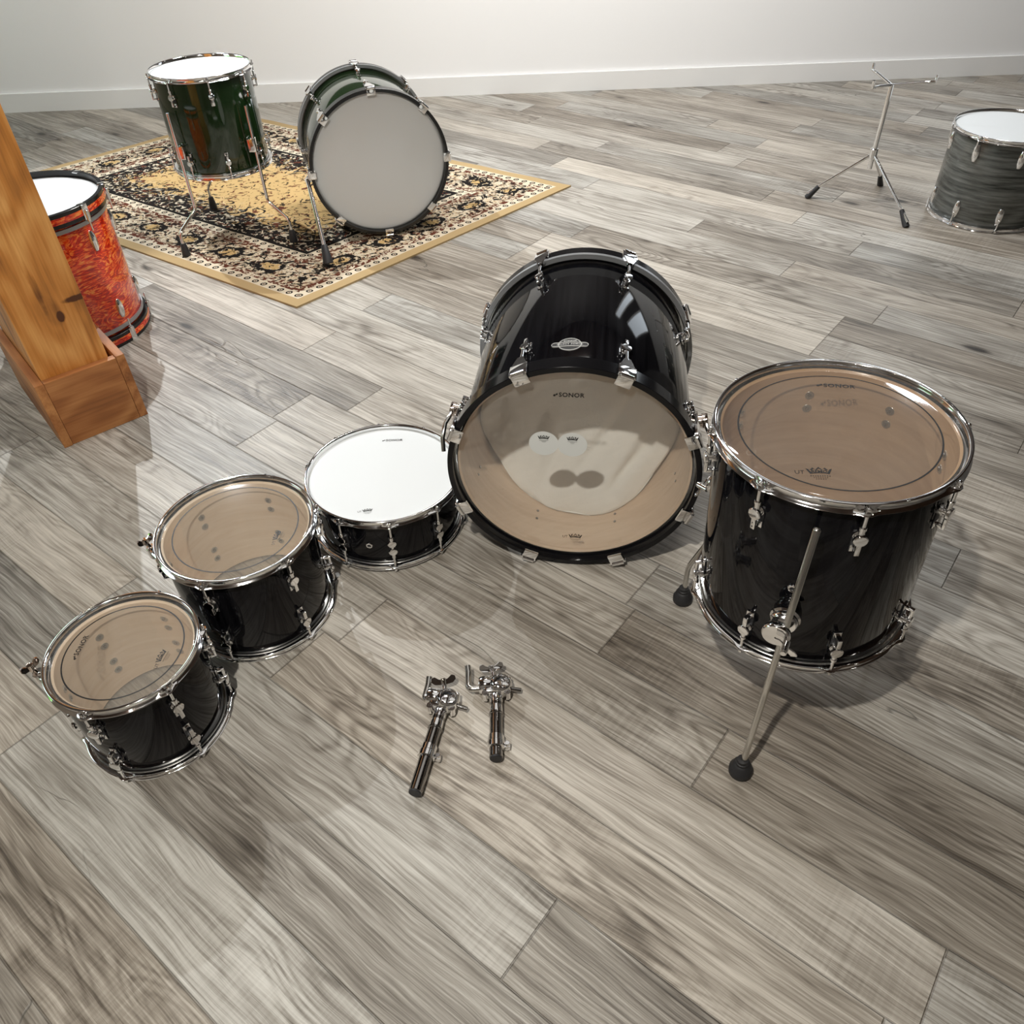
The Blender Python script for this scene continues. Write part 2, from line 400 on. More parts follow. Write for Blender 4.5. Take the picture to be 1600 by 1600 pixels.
LUGPAD = MB().box((.0006, 0, -.013), (.0016, .0150, .042), None, .0007).mesh('lug_gasket', RUBBER)
def screws_mesh():
    b = MB()
    for z in (.0, -.027):
        b.cyl((-.0062, 0, z), (-.0076, 0, z), .0078, 20); b.cyl((-.0070, 0, z), (-.0096, 0, z), .0036, 6, mi=1)
    return b.mesh('lug_screws', [ALU, DARKCHROME])
SCREWS = screws_mesh()
def rod_mesh(L):
    b = MB(); b.cyl((0, 0, -L), (0, 0, .004), .0027, 12); b.lathe([(0, 0), (.0056, 0), (.006, .001), (.0056, .002), (0, .002)], 16, T_((0, 0, .0008)))
    b.box((0, 0, .0065), (.0056, .0056, .009), None, .0009); return b.mesh('tension_rod', CHROME)
def hoop_mesh(R, lugs, up=1, n=144):
    # profile from inner lip over the wall to the rolled top flange; ears swell where the rods pass
    prof = [(.0010, -.0165), (.0105, -.0175), (.0118, -.0165), (.0105, -.0150), (.0062, -.0135), (.0048, -.0110), (.0048, -.0030), (.0060, -.0010), (.0090, -.0004), (.0094, .0004), (.0086, .0012), (.0050, .0010), (.0032, -.0010), (.0030, -.0100), (.0020, -.0140)]
    vs = []; fs = []; m = len(prof)
    for i in range(n):
        a = 2 * PI * i / n; e = 0
        for l in lugs:
            d = abs((a - l + PI) % (2 * PI) - PI) * R; e = max(e, math.exp(-(d / .011) ** 2))
        for r, z in prof:
            k = e * .0075 if r > .006 and z < -.012 else 0
            vs.append(((R + r + k) * math.cos(a), (R + r + k) * math.sin(a), (z + (k * .3)) * up))
    for i in range(n):
        j = (i + 1) % n
        for q in range(m): fs.append((i * m + q, j * m + q, j * m + (q + 1) % m, i * m + (q + 1) % m))
    b = MB(); b.add(vs, fs)
    return b.mesh('hoop', CHROME, 50)
def shell_obj(R, z0, z1, outer, inner, root, B=Matrix(), n=128, th=.0062, vents=()):
    b = MB()
    b.lathe([(R - th * .45, z1), (R - .0008, z1 - .0035), (R, z1 - .006), (R, z0 + .006), (R - .0008, z0 + .0035), (R - th * .45, z0)], n)
    b.lathe([(R - th * .45, z0), (R - th, z0 + .004), (R - th, z1 - .004), (R - th * .45, z1)], n, None, 1)
    return b.obj('shell', [outer, inner], root, B)
def head_obj(name, R, z, mat, root, B=Matrix(), up=1, collar=True):
    b = MB(); two = isinstance(mat, list)
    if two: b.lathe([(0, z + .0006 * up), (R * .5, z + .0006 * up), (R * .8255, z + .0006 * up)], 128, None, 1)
    b.lathe(([(R * .8255, z + .0006 * up)] if two else [(0, z + .0006 * up), (R * .5, z + .0006 * up)]) + [(R - .014, z + .0006 * up), (R - .005, z + .0004 * up), (R - .001, z - .0006 * up), (R + .0012, z - .0045 * up)], 128)
    o = b.obj(name, mat, root, B, 60)
    if collar:
        c = MB(); c.lathe([(R + .0006, z - .004 * up), (R + .0026, z - .004 * up), (R + .0026, z - .009 * up), (R + .0006, z - .009 * up)], 96, closed=True); c.obj('flesh_hoop', ALU, o)
    return o
def ring_print(R, z, root_head, r=.825, wd=.0026):
    b = MB(); b.lathe([(R * r, z), (R * r + wd, z)], 128); b.obj('ring_print', PRINT, root_head)

def drum(name, label, cat, loc, rot, R, H, angs, outer, inner, head, low, group=None, brand=None, crown=None, ring=True, full_rods=False, bangs=None, headz=.010):
    root = thing(name, label, cat, loc, rot, group)
    z1, z0 = H - headz, headz; bangs = bangs or angs
    shell_obj(R, z0, z1, outer, inner, root)
    ho = head_obj('batter_head', R, z1 + .0002, head, root)
    head_obj('resonant_head', R, z0 - .0002, low, root, up=-1)
    zz = z1 + .0014
    if ring: ring_print(R, zz, ho)
    if brand:
        a, rr, wd, ori = brand; b = MB(); brand_mb(b, wd, T_((rr * math.cos(a), rr * math.sin(a), zz)) @ RZ(ori)); b.obj('brand_print', PRINT, ho, None, 0)
    if crown:
        a, rr, wd, ori = crown; b = MB(); crown_mb(b, wd, T_((rr * math.cos(a), rr * math.sin(a), zz)) @ RZ(ori)); b.obj('logo_print', PRINT, ho, None, 0)
    link('hoop', hoop_mesh(R, angs, 1), root, T_((0, 0, H)))
    link('hoop', hoop_mesh(R, bangs, -1), root, T_((0, 0, 0)))
    if full_rods:
        rm = rod_mesh(.045)
        for a in angs:
            for s in (1, -1):
                r = link('tension_rod', rm, root, RZ(a) @ T_((R + .0125, 0, H / 2 + s * (H / 2 - .012))) @ (RX(PI) if s < 0 else Matrix()))
            l = link('lug', SNARELUG, root, RZ(a) @ T_((R, 0, H / 2))); link('lug_gasket', LUGPAD2, l)
        return root
    rm = rod_mesh(.040)
    for s, AA in ((1, angs), (-1, bangs)):
        for a in AA:
            F = RX(PI) if s < 0 else Matrix()
            link('tension_rod', rm, root, RZ(a) @ T_((R + .0125, 0, H - .0135 if s > 0 else .0135)) @ F)
            l = link('lug', LUG, root, RZ(a) @ T_((R, 0, H - .062 if s > 0 else .062)) @ F)
            link('lug_gasket', LUGPAD, l); link('lug_screws', SCREWS, l)
    return root
def snare_lug():
    b = MB()
    for s in (1, -1):
        b.cyl((-.001, 0, s * .012), (.012, 0, s * .012), .0055, 16)
        b.lathe([(0, 0), (.0085, 0), (.0100, .0018), (.0100, .0048), (.0088, .006), (0, .0066)], 28, T_((.011, 0, s * .0125)) @ RY(PI / 2))
        b.cyl((.0125, 0, s * .02), (.0125, 0, s * .032), .0045, 16)
    b.cyl((.0125, 0, -.012), (.0125, 0, .012), .0035, 12)
    return b.mesh('lug', CHROME)
SNARELUG = snare_lug(); LUGPAD2 = MB().box((.0006, 0, 0), (.0014, .014, .042), None, .0006).mesh('lug_gasket', RUBBER)
def vent(root, a, R, z):
    b = MB(); b.lathe([(.0045, 0), (.0075, 0), (.008, .0015), (.007, .003), (.0045, .003), (.0040, .001)], 24, closed=True); b.lathe([(0, .0006), (.0045, .0006)], 16, mi=1)
    b.obj('air_vent', [CHROME, PRINT], root, RZ(a) @ T_((R, 0, z)) @ RY(PI / 2))
def wing(b, c, w_=.034, h=.013, th=.004, M4=Matrix()):
    # wing bolt head: hub with two flared wings, in the xy plane of M4
    b.lathe([(0, -.008), (.0055, -.008), (.006, 0), (.0055, .008), (0, .009)], 16, M4 @ T_(c))
    for s in (1, -1):
        pts = [(s * .003, -.005), (s * w_ * .38, -.003), (s * w_ * .52, .003), (s * w_ * .5, h * .8), (s * w_ * .36, h), (s * w_ * .2, h * .55), (s * .003, .005)]
        if s < 0: pts = pts[::-1]
        b.prism(pts, -th / 2, th / 2, M4 @ T_(c) @ RX(PI / 2), .0008)
def tom_mount(root, a, R, H):
    # isolation bracket: plate on the shell, block, wing bolt
    b = MB(); b.box((.004, 0, 0), (.008, .040, .052), None, .003); b.cyl((.004, 0, 0), (.026, 0, 0), .017, 28); b.cyl((.02, 0, .006), (.058, 0, .022), .011, 24); b.cyl((.058, 0, .010), (.058, 0, .038), .012, 24)
    m = b.obj('mount_bracket', CHROME, root, RZ(a) @ T_((R, 0, H * .52)))
    w_ = MB(); w_.cyl((.058, 0, .030), (.066, 0, .050), .004, 12); wing(w_, (0, 0, 0), .036, .014, .005, T_((.066, 0, .052)) @ RZ(R_(60))); w_.obj('wing_bolt', COPPERY, m)

# ---------------------------------------------------------------- the room
fl = MB(); fl.box((.25, 1.75, -.03), (8.6, 6.9, .06)); struct('floor', fl, FLOOR)
X0, X1, Y0, Y1, ZC = -4.05, 4.55, -1.7, 5.2, 2.95
b = MB(); b.box(((X0 + X1) / 2, Y1 + .05, ZC / 2), (X1 - X0 + .2, .1, ZC)); struct('wall_back', b, WALL)
b = MB(); b.box(((X0 + X1) / 2, Y0 - .05, ZC / 2), (X1 - X0 + .2, .1, ZC)); struct('wall_front', b, mat_plain('taupe_wall', (.30, .26, .22), .8))
b = MB(); b.box((X1 + .05, (Y0 + Y1) / 2, ZC / 2), (.1, Y1 - Y0, ZC)); struct('wall_right', b, mat_plain('grey_wall', (.20, .185, .17), .8))
b = MB(); b.box(((X0 + X1) / 2, (Y0 + Y1) / 2, ZC + .04), (X1 - X0 + .2, Y1 - Y0 + .2, .08)); struct('ceiling', b, CEIL)
b = MB(); b.box((.25, Y1 - .008, .05), (X1 - X0, .016, .10)); struct('baseboard_back', b, mat_plain('white_trim', (.85, .85, .84), .5))
b = MB(); b.box(((X0 + X1) / 2, Y1 - .012, (ZC + 1.12) / 2), (X1 - X0, .024, ZC - 1.12)); struct('trim_3', b, mat_plain('dark_reflection_panel', (.035, .030, .027), .6))  # added dark panel out of view, keeps the bass shell's reflection black
# left wall with two windows looking on greenery
b = MB(); wy = [(Y0, .8), (1.9, 3.0), (4.6, Y1)]
for a0, a1 in wy: b.box((X0 - .05, (a0 + a1) / 2, ZC / 2), (.1, a1 - a0, ZC))
for a0, a1 in ((.8, 1.9), (3.0, 4.6)):
    b.box((X0 - .05, (a0 + a1) / 2, .4), (.1, a1 - a0, .8)); b.box((X0 - .05, (a0 + a1) / 2, 2.65), (.1, a1 - a0, .6))
struct('wall_left', b, mat_plain('warm_wall', (.55, .48, .40), .8))
SKYP = mat_plain('bright_window', (0, 0, 0), .5); SKYP.node_tree.nodes['Principled BSDF'].inputs['Emission Color'].default_value = (.85, .93, 1, 1); SKYP.node_tree.nodes['Principled BSDF'].inputs['Emission Strength'].default_value = 3.5
def mat_view():
    m = M('daylight_view'); x, y, z = m.sep(m.coord()); n = m.noise(m.coord(), 4, 4)
    col = m.ramp(z * .45 + (n - .5) * .35, [(.40, (.06, .22, .03)), (.52, (.20, .45, .10)), (.60, (.75, .88, 1)), (1, (.85, .93, 1))])
    return m.set(col=(0, 0, 0), em=col, ems=3.4)
VIEW = mat_view()
for i, (a0, a1, zt) in enumerate(((2.50, 3.12, 2.15), (1.92, 2.14, 2.3))):
    b = MB(); b.box(((a0 + a1) / 2, Y1 - .030, (1.16 + zt) / 2), (a1 - a0, .012, zt - 1.16)); struct('window_%d' % (i + 3), b, SKYP)
    b = MB(); xc = (a0 + a1) / 2
    for xx in (a0, a1): b.box((xx, Y1 - .035, (1.16 + zt) / 2), (.04, .04, zt - 1.12))
    for zz in (1.15, zt): b.box((xc, Y1 - .035, zz), (a1 - a0 + .04, .04, .04))
    struct('trim_%d' % (i + 4), b, WALL)
for i, (a0, a1) in enumerate(((.8, 1.9), (3.0, 4.6))):
    b = MB(); b.box((X0 - .07, (a0 + a1) / 2, 1.575), (.01, a1 - a0, 1.55)); struct('window_%d' % (i + 1), b, VIEW)
    b = MB(); yc = (a0 + a1) / 2
    for yy in (a0 + .02, a1 - .02, yc): b.box((X0 - .04, yy, 1.575), (.05, .04, 1.55))
    for zz in (.82, 2.33, 1.575): b.box((X0 - .04, yc, zz), (.05, a1 - a0, .04))
    struct('trim_%d' % (i + 1), b, WALL)

# ---------------------------------------------------------------- rug (slightly skewed quadrilateral on the floor)
C0 = Vector((-.74, 2.613, 0)); e1 = Vector((-.826, .592, 0)).normalized(); e2 = Vector((.789, .783, 0)).normalized()
me = bpy.data.meshes.new('rug'); bm = bmesh.new(); RS, RT = 2.2, 1.5; uvl = bm.loops.layers.uv.new('UVMap'); NX, NY = 60, 40
grid = {}
for i in range(NX + 1):
    for j in range(NY + 1):
        p = C0 + e1 * (RS * i / NX) + e2 * (RT * j / NY); wv = .0010 * math.sin(i * .8) * math.sin(j * .9)
        grid[i, j] = (bm.verts.new((p.x, p.y, .007 + wv)), (RS * i / NX, RT * j / NY))
for i in range(NX):
    for j in range(NY):
        q = [grid[i, j], grid[i + 1, j], grid[i + 1, j + 1], grid[i, j + 1]]; f = bm.faces.new([t[0] for t in q])
        for l, t in zip(f.loops, q): l[uvl].uv = t[1]
bmesh.ops.recalc_face_normals(bm, faces=bm.faces)
bd = [e for e in bm.edges if e.is_boundary]; r = bmesh.ops.extrude_edge_only(bm, edges=bd)
for q in r['geom']:
    if isinstance(q, bmesh.types.BMVert): q.co.z = .0
bm.to_mesh(me); bm.free(); me.materials.append(RUG)
rug = link('rug', me); rug['label'] = 'gold-edged oriental rug with black and ivory floral border on the grey floor'; rug['category'] = 'rug'

# ---------------------------------------------------------------- wooden post with boxed base
e1p = Vector((.186, .150, 0)).normalized(); ang = math.atan2(e1p.y, e1p.x)
post = thing('wooden_post', 'square orange-brown pine post with boxed board base at the left', 'post', (-1.267, 1.834, 0), (0, 0, ang))
W0, W1, hb, tb = .245, .42, .203, .024
b = MB(); b.box((W0 / 2 - .006, W1 / 2, ZC / 2), (W0 - 2 * tb - .014, W1 - 2 * tb - .004, ZC - .004), None, .003); b.obj('post_timber', PINE, post)
def board(c, s, M4=None): b = MB(); b.box((0, 0, 0), s, None, .0025); b.obj('base_board', BOARD, post, T_(c) @ (M4 or Matrix()))
board((W0 / 2, tb / 2, hb / 2), (W0 - 2 * tb - .001, tb, hb))
board((tb / 2, W1 / 2 - .003, hb / 2 + .001), (W1, tb, hb + .002), RZ(PI / 2))
board((W0 - tb / 2, W1 / 2, hb / 2 + .002), (W1, tb, hb + .004), RZ(PI / 2))
board((W0 / 2, W1 - tb / 2, hb / 2), (W0 - 2 * tb - .006, tb, hb))

# ---------------------------------------------------------------- black toms
DG = 'black lacquer rack toms'
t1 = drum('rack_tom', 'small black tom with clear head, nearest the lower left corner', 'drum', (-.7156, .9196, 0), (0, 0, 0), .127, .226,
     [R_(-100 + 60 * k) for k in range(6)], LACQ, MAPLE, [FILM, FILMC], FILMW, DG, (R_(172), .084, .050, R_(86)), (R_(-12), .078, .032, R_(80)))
tom_mount(t1, R_(178), .127, .226)
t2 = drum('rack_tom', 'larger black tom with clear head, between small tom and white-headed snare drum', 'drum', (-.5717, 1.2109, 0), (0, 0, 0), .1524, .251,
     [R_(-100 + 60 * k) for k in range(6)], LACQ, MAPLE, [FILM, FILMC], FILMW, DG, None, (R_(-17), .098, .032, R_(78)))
tom_mount(t2, R_(172), .1524, .251)
# ---------------------------------------------------------------- snare
sn = drum('snare_drum', 'shallow black snare drum with white coated head, beside the bass drum', 'drum', (-.3063, 1.4829, 0), (0, R_(.9), 0), .1765, .154,
     [R_(-117 + 36 * k) for k in range(10)], LACQ, MAPLE, WHITEHEAD, FILMW, None, (R_(85), .128, .046, R_(0)), (R_(-100), .138, .026, R_(8)), False, True)
sn.location.z = .006
vent(sn, R_(-98), .1765, .075)
# ---------------------------------------------------------------- floor tom
FTX, FTY, FTZ, FTR, FTH = .5204, .9747, .249, .1778, .376
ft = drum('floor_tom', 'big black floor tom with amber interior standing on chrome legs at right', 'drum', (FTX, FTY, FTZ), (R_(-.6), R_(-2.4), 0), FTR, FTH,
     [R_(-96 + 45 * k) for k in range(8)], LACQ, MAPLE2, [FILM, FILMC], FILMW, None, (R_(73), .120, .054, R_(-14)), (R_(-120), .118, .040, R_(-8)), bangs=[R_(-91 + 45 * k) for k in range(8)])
vent(ft, R_(-118), FTR, .185)
ftM = ft.matrix_basis.copy()
ft_inv = (T_((FTX, FTY, FTZ)) @ RY(R_(-2.4)) @ RX(R_(-.6))).inverted()
def ft_leg(deg, ztop=.59):
    a = R_(deg); d = Vector((math.cos(a), math.sin(a), 0)); c = Vector((FTX, FTY, 0)); t = Vector((-d.y, d.x, 0))
    rr = FTR + .036
    P = [c + d * rr + Vector((0, 0, ztop)), c + d * rr + Vector((0, 0, .215)), c + d * (rr + .004) + Vector((0, 0, .195)), c + d * (rr + .031) + Vector((0, 0, .12)), c + d * (rr + .035) + Vector((0, 0, .10)), c + d * (rr + .035) + Vector((0, 0, .035))]
    P = [ft_inv @ p for p in P]
    b = MB(); b.tube([P[0] + Vector((0, 0, .002)), P[0]] + P[1:], .0056, 16, rs=[.0036, .0056] + [.0056] * 5); leg = b.obj('leg', STEEL, ft, None, 60)
    foot = ft_inv @ (c + d * (rr + .035))
    b = MB(); b.lathe([(0, .0), (.019, .0), (.0215, .003), (.0215, .014), (.0195, .018), (.0175, .021), (.016, .028), (.0125, .031), (.012, .036), (.0105, .037), (.0100, .043), (.0062, .044), (0, .044)], 32, T_(foot)); b.obj('rubber_foot', RUBBER, leg)
    # bracket: cup on the shell, collar, eye bolt and wing nut
    zb = .372 - FTZ; Mx = RZ(a) @ T_((FTR, 0, zb))
    b = MB(); b.lathe([(0, -.001), (.021, -.001), (.024, .003), (.024, .009), (.021, .012), (.022, .014), (.022, .019), (.019, .023), (.0, .023)], 36, Mx @ RY(PI / 2))
    b.box((.033, 0, 0), (.022, .020, .024), Mx, .004)
    b.lathe([(0, 0), (.021, 0), (.0225, .002), (.0225, .009), (.021, .011), (0, .011)], 36, Mx @ T_((.036, -.006, -.004)) @ RY(PI / 2))
    br = b.obj('leg_bracket', CHROME, ft)
    b = MB(); b.cyl((.044, .012, -.012), (.066, .012, -.014), .0062, 16); b.cyl((.064, .012, -.014), (.069, .012, -.014), .0052, 16)
    for s in (1, -1): b.prism([(.003, -.003), (.018 , -.006), (.024, .002), (.016, .006), (.003, .004)] if s > 0 else [(-.003, .004), (-.016, .006), (-.024, .002), (-.018, -.006), (-.003, -.003)], -.0015, .0015, T_((.056, .012, -.013)) @ RX(R_(-35)) @ RZ(PI / 2) @ RX(PI / 2), .0006)
    b.obj('wing_nut', CHROME, br, Mx)
for dg in (-118, 126, 18): ft_leg(dg)

# ---------------------------------------------------------------- bass drum
def bass(name, label, loc, yaw, R, depth, outer, inner, hoopmat, front_head, back_head, angs, detail=True, hw=.038, stripe=None):
    # local z runs along the drum from the front head to the rear; root sits on the floor below the front hoop
    root = thing(name, label, 'drum', loc, (0, 0, yaw))
    RH = R + .016
    B = T_((0, 0, RH)) @ RX(-PI / 2)            # local (x, y, z) -> world (x, z, -y)
    zs0, zs1 = .022, depth - .022
    shell_obj(R, zs0, zs1, outer, inner, root, B, 144, .008)
    for zz, sgn in ((0, 1), (depth, -1)):
        b = MB(); b.lathe([(R + .004, zz), (R + .015, zz), (R + .016, zz + .001 * sgn), (R + .016, zz + (hw - .001) * sgn), (R + .015, zz + hw * sgn), (R + .004, zz + hw * sgn), (R + .0035, zz + (hw - .01) * sgn), (R + .0035, zz + .002 * sgn)], 160, closed=True)
        h = b.obj('wooden_hoop', hoopmat, root, B)
        if sgn < 0 or stripe:
            b = MB(); z_a = zz + (hw * .85) * sgn; z_b = zz + (hw + .004) * sgn
            b.lathe([(R + .0165, z_a), (R + .0175, z_a), (R + .0175, z_b), (R + .006, z_b), (R + .006, z_a)], 160, closed=True); b.obj('hoop_inlay', stripe or GREYIN, h)
    hf = head_obj('batter_head', R + .001, zs0 - .0005, front_head, root, B, -1)
    hb_ = head_obj('resonant_head', R + .001, zs1 + .0005, back_head, root, B, 1)
    return root, B, hf, hb_
def claw_meshes():
    # frame: x outward from shell surface at radius R, z towards the hoop face (face at z=0), origin at shell surface/hoop face plane
    b = MB()
    b.box((.008, 0, .0025), (.026, .034, .006), None, .0022)            # front lip over the hoop face
    b.box((.0200, 0, -.012), (.007, .038, .034), None, .0026); b.cyl((.0205, -.014, .004), (.0205, .014, .004), .0055, 14)           # body over the hoop
    b.prism([(-.018, -.024), (.018, -.024), (.0065, -.056), (-.0065, -.056)], -.005, .005, T_((.0185, 0, 0)) @ Matrix(((0, 0, 1, 0), (1, 0, 0, 0), (0, 1, 0, 0), (0, 0, 0, 1))), .0012)
    b.cyl((.0175, 0, -.05), (.0175, 0, -.056), .0062, 16)
    c = b.mesh('claw', CHROME)
    b = MB(); b.cyl((.0175, 0, -.018), (.0175, 0, -.088), .0033, 12); b.cyl((.0175, 0, -.012), (.0175, 0, -.022), .0055, 6)
    return c, b.mesh('tension_rod', CHROME)
CLAW, BROD = claw_meshes()
yaw = -.1442
bd_, BB, hf, hbk = bass('bass_drum', 'large black bass drum with clear front head and white pillow inside', (.1314, 1.3016, 0), yaw, .2540, .530, LACQ, mat_maple('pale_maple', (.66, .49, .35), (.82, .66, .50)), mat_plain('gloss_black_hoop', (.005, .005, .006), .12, 0, .26), FILMB, PALEHEAD, None)
BR, BD = .254, .530
def BA(deg):  # angle seen from the front, counter-clockwise from the right -> local rotation (local y points down)
    return RZ(R_(-deg))
for dg in [24 + 45 * k for k in range(8)]:
    for zz, sgn in ((0, 1), (BD, -1)):
        F = Matrix.Diagonal((1, 1, -1, 1)) if sgn > 0 else Matrix()
        Q = BB @ BA(dg) @ T_((BR, 0, zz))
        k = Q @ (RX(PI) if sgn > 0 else Matrix())
        link('claw', CLAW, bd_, k); link('tension_rod', BROD, bd_, k)
        l = link('lug', LUG, bd_, BB @ BA(dg) @ T_((BR, 0, zz + .108 * sgn)) @ (RX(PI) if sgn > 0 else Matrix()))
        link('lug_gasket', LUGPAD, l); link('lug_screws', SCREWS, l)
# prints and patches on the front head (drawn in local xy, y down -> flip)
FL = T_((0, 0, .0195)) @ RX(PI)
b = MB(); brand_mb(b, .056, FL @ T_((-.012, .192, 0))); b.obj('brand_print', PRINT, hf, None, 0)
b = MB(); crown_mb(b, .034, FL @ T_((.010, -.200, 0))); b.obj('logo_print', PRINT, hf, None, 0)
for cx in (-.063, -.003):
    cy = .069
    b = MB(); b.lathe([(0, 0), (.0305, 0), (.031, .0004), (0, .0006)], 64); pt = b.obj('impact_patch', STICKER, hf, FL @ T_((cx, cy, 0)), label='round white patch')
    b = MB(); crown_mb(b, .027, T_((0, .013, .0012)), False); b.obj('logo_print', PRINT, pt, None, 0)
# badge, wrapped on the top of the shell
def wrapc(v, lift):
    # v.x along circumference (to the right), v.y along the axis towards the front-to-back (up in the photo)
    a = R_(-94) + v.x / BR; r = BR + lift + v.z
    return Vector((r * math.cos(a), r * math.sin(a), .109 + v.y))
def badge():
    # outline = union of circle and banner
    def dense(poly, n=6):
        out = []
        for i in range(len(poly)):
            a, c = poly[i], poly[(i + 1) % len(poly)]
            for k in range(n): out.append((a[0] + (c[0] - a[0]) * k / n, a[1] + (c[1] - a[1]) * k / n))
        return out
    def stadium(hw, r, n=10):
        return [(hw - r + r * math.cos(t), r * math.sin(t)) for t in [(-.5 + i / n) * PI for i in range(n + 1)]] + [(-hw + r + r * math.cos(t), r * math.sin(t)) for t in [(.5 + i / n) * PI for i in range(n + 1)]]
    def circ(r, n=40): return [(r * math.cos(2 * PI * i / n), r * .98 * math.sin(2 * PI * i / n)) for i in range(n)]
    def plate(b, poly, z0, z1, bw=None, mi=0):
        p = dense(poly, 2); n = len(p)
        if bw:   # raised rim
            cxs = [(x - bw * x / max(1e-6, math.hypot(x, y)), y - bw * y / max(1e-6, math.hypot(x, y))) for x, y in p]
            if poly is ST: cxs = [(max(-.0375 + bw, min(.0375 - bw, x)), y * (1 - bw / .0075)) for x, y in p]
            V0 = [(x, y, z) for z in (z0, z1) for x, y in p] + [(x, y, z) for z in (z0, z1) for x, y in cxs]
            fs = [(i, (i + 1) % n, n + (i + 1) % n, n + i) for i in range(n)] + [(n + i, n + (i + 1) % n, 3 * n + (i + 1) % n, 3 * n + i) for i in range(n)] + [(3 * n + i, 3 * n + (i + 1) % n, 2 * n + (i + 1) % n, 2 * n + i) for i in range(n)]
        else:
            V0 = [(x, y, z1) for x, y in p] + [(x * .02, y * .5, z1) for x, y in p]
            fs = [(i, (i + 1) % n, n + (i + 1) % n, n + i) for i in range(n)]
        b.add([tuple(wrapc(Vector(v), 0)) for v in V0], fs, None, mi)
    ST = stadium(.0375, .0075)
    b = MB(); plate(b, circ(.0235), .0001, .0018, .0014); plate(b, circ(.0230), 0, .0008, None, 1)
    plate(b, ST, .0003, .0024, .0013); plate(b, ST, 0, .0014, None, 1)
    SILV = mat_plain('badge_silver', (.62, .62, .60), .35, .3); bo = b.obj('badge', [SILV, PRINT], bd_, BB)
    t = MB(); text_mb(t, 'SELECT FORCE', .0074, T_((0, 0, .0019)), .00008, 1.0, 1.08, lambda v: wrapc(v, 0))
    text_mb(t, 'SONOR', .0062, T_((0, .0128, .0014)), .00018, 1.25, 1.0, lambda v: wrapc(v, 0)); t.obj('badge_lettering', SILV, bo, None, 0)
badge()
# folded spurs on both sides
for dg, sx in ((13, 1), (167, -1)):
    Q = BB @ BA(dg)
    b = MB(); b.box((BR + .008, 0, .135), (.018, .034, .040), None, .005); b.cyl((BR + .012, 0, .135), (BR + .032, 0, .135), .014, 24); b.box((BR + .030, 0, .135), (.014, .022, .028), None, .003)
    s = b.obj('spur_bracket', COPPERY, bd_, Q)
    b = MB(); b.tube([(BR + .030, 0, .15), (BR + .032, 0, .11), (BR + .038, .006 * sx, .085), (BR + .036, .030 * sx, .062), (BR + .028, .055 * sx, .050)], .0050, 14)
    b.obj('spur', [STEEL, RUBBER], s)
# white pillow slumped on the bottom of the shell
def pillow():
    NXg, NZg = 60, 44; inn = BR - .0095; cz = 0.0; vs = []; fs = []; idx = {}
    def fold(x, z):
        f = 0
        for (px, pz, dx, dz, wd, am, ln) in ((.10, -.02, -.62, -.78, .016, .016, .17), (.165, -.06, -.55, -.83, .013, .013, .13), (-.03, -.05, -.35, -.94, .018, .010, .14), (-.15, .0, .35, -.94, .02, .010, .10), (.03, .05, .86, .5, .02, .010, .12), (.13, -.12, -.7, -.7, .010, .008, .07)):
            rx, rz = x - px, z - pz; al = rx * dx + rz * dz; ac = -rx * dz + rz * dx
            f += am * math.exp(-(ac / wd) ** 2) * math.exp(-((al / ln) ** 4))
        return f + .004 * math.sin(31 * x + 22 * z) * math.sin(17 * z - 9 * x) + .003 * math.sin(60 * x - 35 * z)
    for side in (0, 1):
        for i in range(NXg + 1):
            for j in range(NZg + 1):
                u = -1 + 2 * i / NXg; v = j / NZg
                z = -inn + .004 + (inn + .115) * v; half = math.sqrt(max(1e-6, inn ** 2 - z ** 2)) - .002
                top = 1 - max(0, v - .8) * 1.3
                x = u * half * top * (.97 + .03 * math.sin(v * 13 + 1))
                z2 = z + .018 * math.sin(3 * u + .8) * v
                r = math.hypot(x, z2)
                if r > inn: x *= inn / r; z2 *= inn / r
                edge = min(1, (1 - abs(u)) * 5) ** .5 * min(1, v * 7) ** .5 * min(1, (1 - v) * 6) ** .5
                front = .138 + .50 * (z + inn) + .013 * math.sin(13 * x + 3.6)
                back = .490
                mid = front + .012
                a = (mid + (front - mid) * edge + fold(x, z) * .9 if side == 0 else min(back, mid + (back - mid) * edge))
                a = min(a, back - (0 if side else .004))
                idx[side, i, j] = len(vs); vs.append((x, a, z2 + BR + .016))
    for side in (0, 1):
        for i in range(NXg):
            for j in range(NZg):
                q = (idx[side, i, j], idx[side, i + 1, j], idx[side, i + 1, j + 1], idx[side, i, j + 1]); fs.append(q if side == 0 else q[::-1])
    bd = [(i, 0) for i in range(NXg)] + [(NXg, j) for j in range(NZg)] + [(NXg - i, NZg) for i in range(NXg)] + [(0, NZg - j) for j in range(NZg)]
    for k in range(len(bd)):
        a, c = bd[k], bd[(k + 1) % len(bd)]; fs.append((idx[(0,) + a], idx[(1,) + a], idx[(1,) + c], idx[(0,) + c]))
    b = MB(); b.add(vs, fs)
    mm = M('white_cotton'); nn = mm.noise(mm.coord(), 300, 2); k = mm.noise(mm.coord(), 14, 4, .6, 1)
    o = b.obj('pillow', mm.set(col=(.86, .86, .82), rough=.9, normal=mm.bump(nn * .15 + k, .35, .006), sheen=.1), None, T_((.1314, 1.3016, 0)) @ RZ(yaw), 80)
    o['label'] = 'crumpled white pillow lying inside the bass drum'; o['category'] = 'pillow'
pillow()

